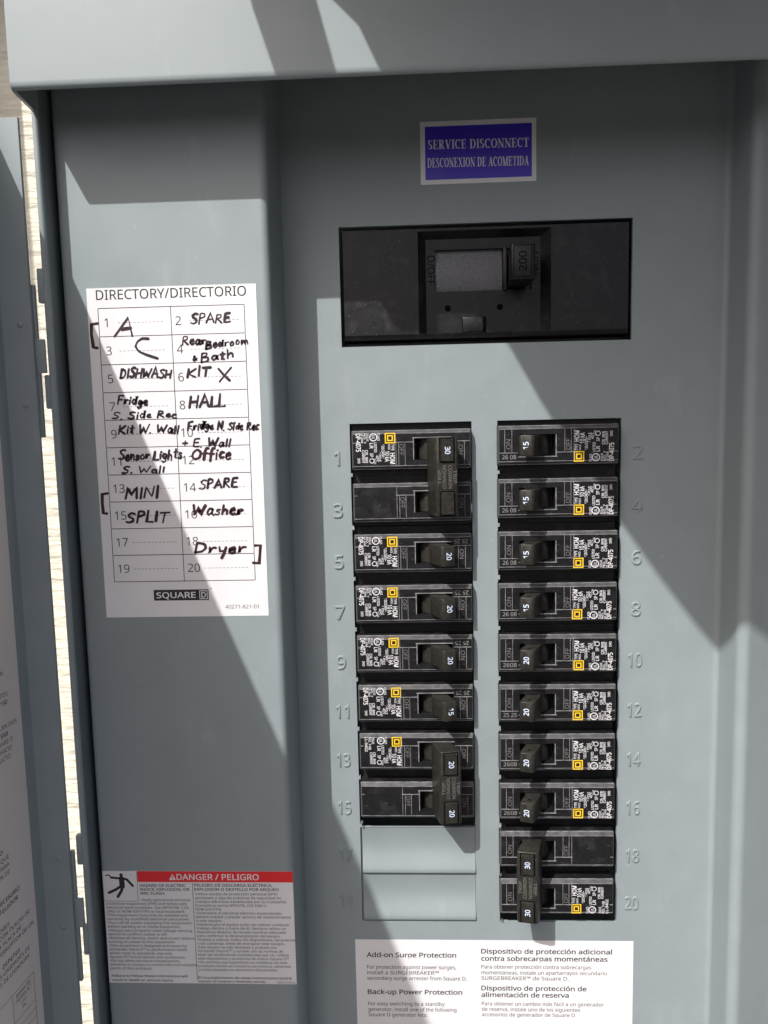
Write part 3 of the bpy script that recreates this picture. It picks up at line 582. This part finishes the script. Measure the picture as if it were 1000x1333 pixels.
sv, SO = sticker('service_label', 31.4, 84.2, 108.6, 136.2, 0.0, M['paper'], "small blue label with white serif lettering above the main breaker")
FS = lambda u, v, k=0: (u, .17 + .008 * k, v)
t = MB(SO); t.rect(33.6, 82.2, 110.6, 134.0, FS); t.build('blue_panel', M['blue'], sv)
def serif(m, s_, x0, z0, cap, width):
    T, t_ = .17, .055                                   # thick and thin strokes of a serif face
    V = lambda x, w_=T, a=0, b=1: [('r', x, x + w_, a, b)]
    sf = lambda x, y, w_=.36: [('r', x - w_ / 2, x + w_ / 2, y, y + t_)] if y < .5 else [('r', x - w_ / 2, x + w_ / 2, y - t_, y)]
    def bowl(cx, cy, rx, ry, a0, a1, n=14):
        p = []; wv = []
        for i in range(n + 1):
            a = math.radians(a0 + (a1 - a0) * i / n); p.append((cx + (rx - T / 2) * math.cos(a), cy + (ry - t_ / 2) * math.sin(a))); wv.append(t_ + (T - t_) * abs(math.cos(a)))
        return [('s', p, wv)]
    D = {
    'I': (.36, V(.095) + sf(.18, 0) + sf(.18, 1)), 'E': (.64, V(.09) + [('r', .0, .58, 0, t_), ('r', .0, .56, 1 - t_, 1), ('r', .26, .42, .48, .48 + t_), ('r', .4, .44, .36, .66), ('r', .54, .58, t_, .27), ('r', .52, .56, .74, 1 - t_)]),
    'R': (.74, V(.09) + sf(.17, 0) + [('r', 0, .3, 1 - t_, 1), ('r', .26, .36, .46, .46 + t_)] + bowl(.32, .73, .28, .27, -90, 90) + [('l', .34, .46, .6, .0, T), ('r', .56, .76, 0, t_)]),
    'S': (.56, bowl(.27, .745, .24, .255, 60, 270, 12) + bowl(.27, .26, .25, .26, 90, -120, 12) + [('r', .43, .47, .72, .98), ('r', .04, .08, .02, .3)]),
    'C': (.70, bowl(.37, .5, .36, .5, 48, 312, 20) + [('r', .6, .64, .68, .98)]), 'O': (.76, bowl(.38, .5, .37, .5, 0, 360, 28)),
    'D': (.76, V(.09) + [('r', 0, .34, 0, t_), ('r', 0, .34, 1 - t_, 1)] + bowl(.34, .5, .38, .5, -90, 90, 16)),
    'N': (.78, [('r', .12, .12 + t_, 0, 1), ('r', .62, .62 + t_, 0, 1), ('l', .1, 1, .64, 0, T)] + sf(.14, 0, .3) + sf(.64, 1, .28) + [('r', 0, .16, 1 - t_, 1)]),
    'T': (.68, V(.255) + sf(.34, 0) + [('r', .02, .66, 1 - t_, 1), ('r', .02, .06, .72, 1 - t_), ('r', .62, .66, .72, 1 - t_)]),
    'V': (.74, [('l', .14, 1, .38, 0, T), ('l', .62, 1, .4, 0, t_)] + sf(.15, 1, .32) + sf(.62, 1, .24)), 'A': (.74, [('l', .36, 1, .12, 0, t_), ('l', .36, 1, .6, 0, T), ('r', .2, .5, .3, .3 + t_)] + sf(.12, 0, .24) + sf(.6, 0, .32)),
    'X': (.76, [('l', .14, 1, .6, 0, T), ('l', .62, 1, .12, 0, t_)] + sf(.15, 1, .32) + sf(.62, 1, .24) + sf(.12, 0, .24) + sf(.6, 0, .32)),
    'M': (.94, [('r', .12, .12 + t_, 0, 1), ('r', .68, .68 + T, 0, 1), ('l', .14, 1, .44, 0, T), ('l', .72, 1, .44, 0, t_)] + sf(.14, 0, .28) + sf(.765, 0, .34) + [('r', 0, .14, 1 - t_, 1), ('r', .76, .94, 1 - t_, 1)]), ' ': (.3, [])}
    adv = sum(D[c][0] + .04 for c in s_); k = width / adv; p = 0; n = 0
    for c in s_:
        for q in D[c][1]:
            n = (n + 1) % 9; fr = lambda u, v, n=n, p=p: (x0 + (p + u) * k, .23 + .008 * n, z0 + v * cap - (x0 + (p + u) * k - 34) * .012)
            if q[0] == 'r': m.rect(q[1], q[2], q[3], q[4], fr)
            elif q[0] == 'l':
                _, a, b, c2, d2, w_ = q; h_ = w_ * .58; m.add([fr(a - h_, b), fr(a + h_, b), fr(c2 + h_, d2), fr(c2 - h_, d2)], [(0, 1, 2, 3)])
            else: m.stroke(q[1], 0, fr, caps=False, wv=q[2])
        p += D[c][0] + .04
t = MB(SO); serif(t, "SERVICE DISCONNECT", 34.9, 124.1, 4.0, 46.2); serif(t, "DESCONEXION DE ACOMETIDA", 34.5, 116.1, 4.1, 46.4); t.build('serif_lettering', M['paper'], sv)

sg, PO2 = sticker('surge_notice', -8.6, 133.2, -330, -264.2, 0.0, M['paper'], "white notice about surge and back-up protection below the breakers")
FP = lambda u, v: (u, .17, v)
for it in ([("Add-on Surge Protection", -2.9, -273.8, 46.2)], [("Back-up Power Protection", -2.8, -294.4, 49.0)], [("Dispositivo de protecci\u00f3n adicional", 56.1, -271.4, 66.4), ("contra sobrecargas moment\u00e1neas", 56.1, -275.4, 64.2)], [("Dispositivo de protecci\u00f3n de", 56.0, -291.8, 53.8), ("alimentaci\u00f3n de reserva", 56.0, -295.5, 44.8)]):
    lines('heading', M['ink'], sg, PO2, FP, it, 2.5, .022)
for it in ([("For protection against power surges,", -2.8, -280.3, 46.0), ("install a SURGEBREAKER\u2122", -2.8, -283.4, 37.0), ("secondary surge arrester from Square D.", -2.8, -286.5, 51.4)], [("For easy switching to a standby", -2.7, -300.8, 39.8), ("generator, install one of the following", -2.7, -304.0, 45.8), ("Square D generator kits:", -2.7, -307.0, 30.6)],
    [("Para obtener protecci\u00f3n contra sobrecargas", 56.1, -279.7, 56.0), ("moment\u00e1neas, instale un apartarrayos secundario", 56.1, -282.9, 64.0), ("SURGEBREAKER\u2122 de Square D.", 56.1, -286.0, 44.6)], [("Para obtener un cambio m\u00e1s f\u00e1cil a un generador", 56.2, -300.2, 62.4), ("de reserva, instale uno de los siguientes", 56.2, -303.3, 50.4), ("accesorios de generador de Square D.", 56.2, -306.3, 48.4)]):
    lines('fine_print', M['greyink'], sg, PO2, FP, it, 2.0)

# notice on the inside of the open door, running out of the picture to the left
LO = (leafx(150), 150, -180)
def leaf(h, z, off=.15): return (leafx(h) + off, h, z)
s = MB(LO); a0, a1, zt, zb = 46.6, 330, 60, -400
s.add([leaf(a0, zb, .03), leaf(a1, zb, .03), leaf(a1, zt, .03), leaf(a0, zt, .03), leaf(a0, zb), leaf(a1, zb), leaf(a1, zt), leaf(a0, zt)], [(3, 2, 1, 0), (4, 5, 6, 7), (0, 1, 5, 4), (1, 2, 6, 5), (2, 3, 7, 6), (3, 0, 4, 7)])
dn = s.build('door_notice', M['paper2']); tag(dn, "tall white printed notice on the inside of the open door", "label", "paper labels stuck on the cabinet")
FL = lambda u, v: leaf(-u, v, .2)                       # u = minus the distance out from the cabinet, so lines read towards the hinge
def para(bold, items):
    q = MB(LO)
    for s_, h, z in items: q.text(s_, -h, z, 1.9, FL, align='r', bold=.018 if bold else .004)
    q.build('heading' if bold else 'fine_print', M['ink' if bold else 'greyink'], dn)
para(0, [("INSTALACI\u00d3N", 56.5, -103.6)]); para(0, [("LOS SIGUIENTES", 54.4, -113.1)]); para(1, [("INTERRUPTOR 150", 55.0, -116.6)])
para(0, [("CIRCUITOS EN DOS", 50.1, -126.8), ("DE SQUARE D", 53.4, -133.6), ("DE SERVICIO", 54.3, -137.0), ("CONDUCTO", 55.6, -140.4)]); para(1, [("CLASE SSB", 56.1, -130.2)])
para(1, [("EQUIPO", 65.0, -179.0)]); para(0, [("ES NECESARIO QUE", 61.5, -182.7), ("PLACAS PARA", 61.5, -186.1), ("ALIMENTACI\u00d3N DE", 61.7, -189.5)])
para(1, [("CUANDO SEA NECESARIO", 56.4, -200.4), ("EL INSTALADOR", 57.8, -203.9)])
para(0, [("INTERRUPTORES", 64.3, -211.8), ("INTERRUPTOR CON PLACAS DE", 51.2, -214.9), ("LA PLACA DE", 57.3, -218.3), ("INTERRUPTOR DE UN", 49.2, -221.6)])
para(1, [("ZAPATAS", 59.4, -227.6)]); para(0, [("LAS UNIDADES DE", 53.0, -231.0), ("LADOS DE LIGADURA", 53.4, -234.4)])
tp = MB(LO)
def lline(h0, h1, z0, z1): tp.rect(-h1, -h0, z0, z1, FL)
lline(51.5, 140, -243.3, -243.1); lline(51.5, 51.7, -330, -243.3); lline(66.0, 66.2, -330, -243.3); lline(90, 90.2, -330, -243.3)
for z in (-256.6, -260.4, -264.2, -270): lline(51.7, 140, z, z + .2)
tp.build('table_grid', M['greyink'], dn); tp = MB(LO)
for i, s_ in enumerate(("BARRA DE", "TIERRA N.\u00b0", "CAT.", "PK")): tp.text(s_, -59, -246.2 - 2.6 * i, 1.5, FL, align='c')
tp.text("40", -58, -267.8, 1.5, FL, align='c'); tp.build('table_text', M['greyink'], dn)

S.cycles.use_denoising = True
S.cycles.max_bounces = 8; S.cycles.diffuse_bounces = 5
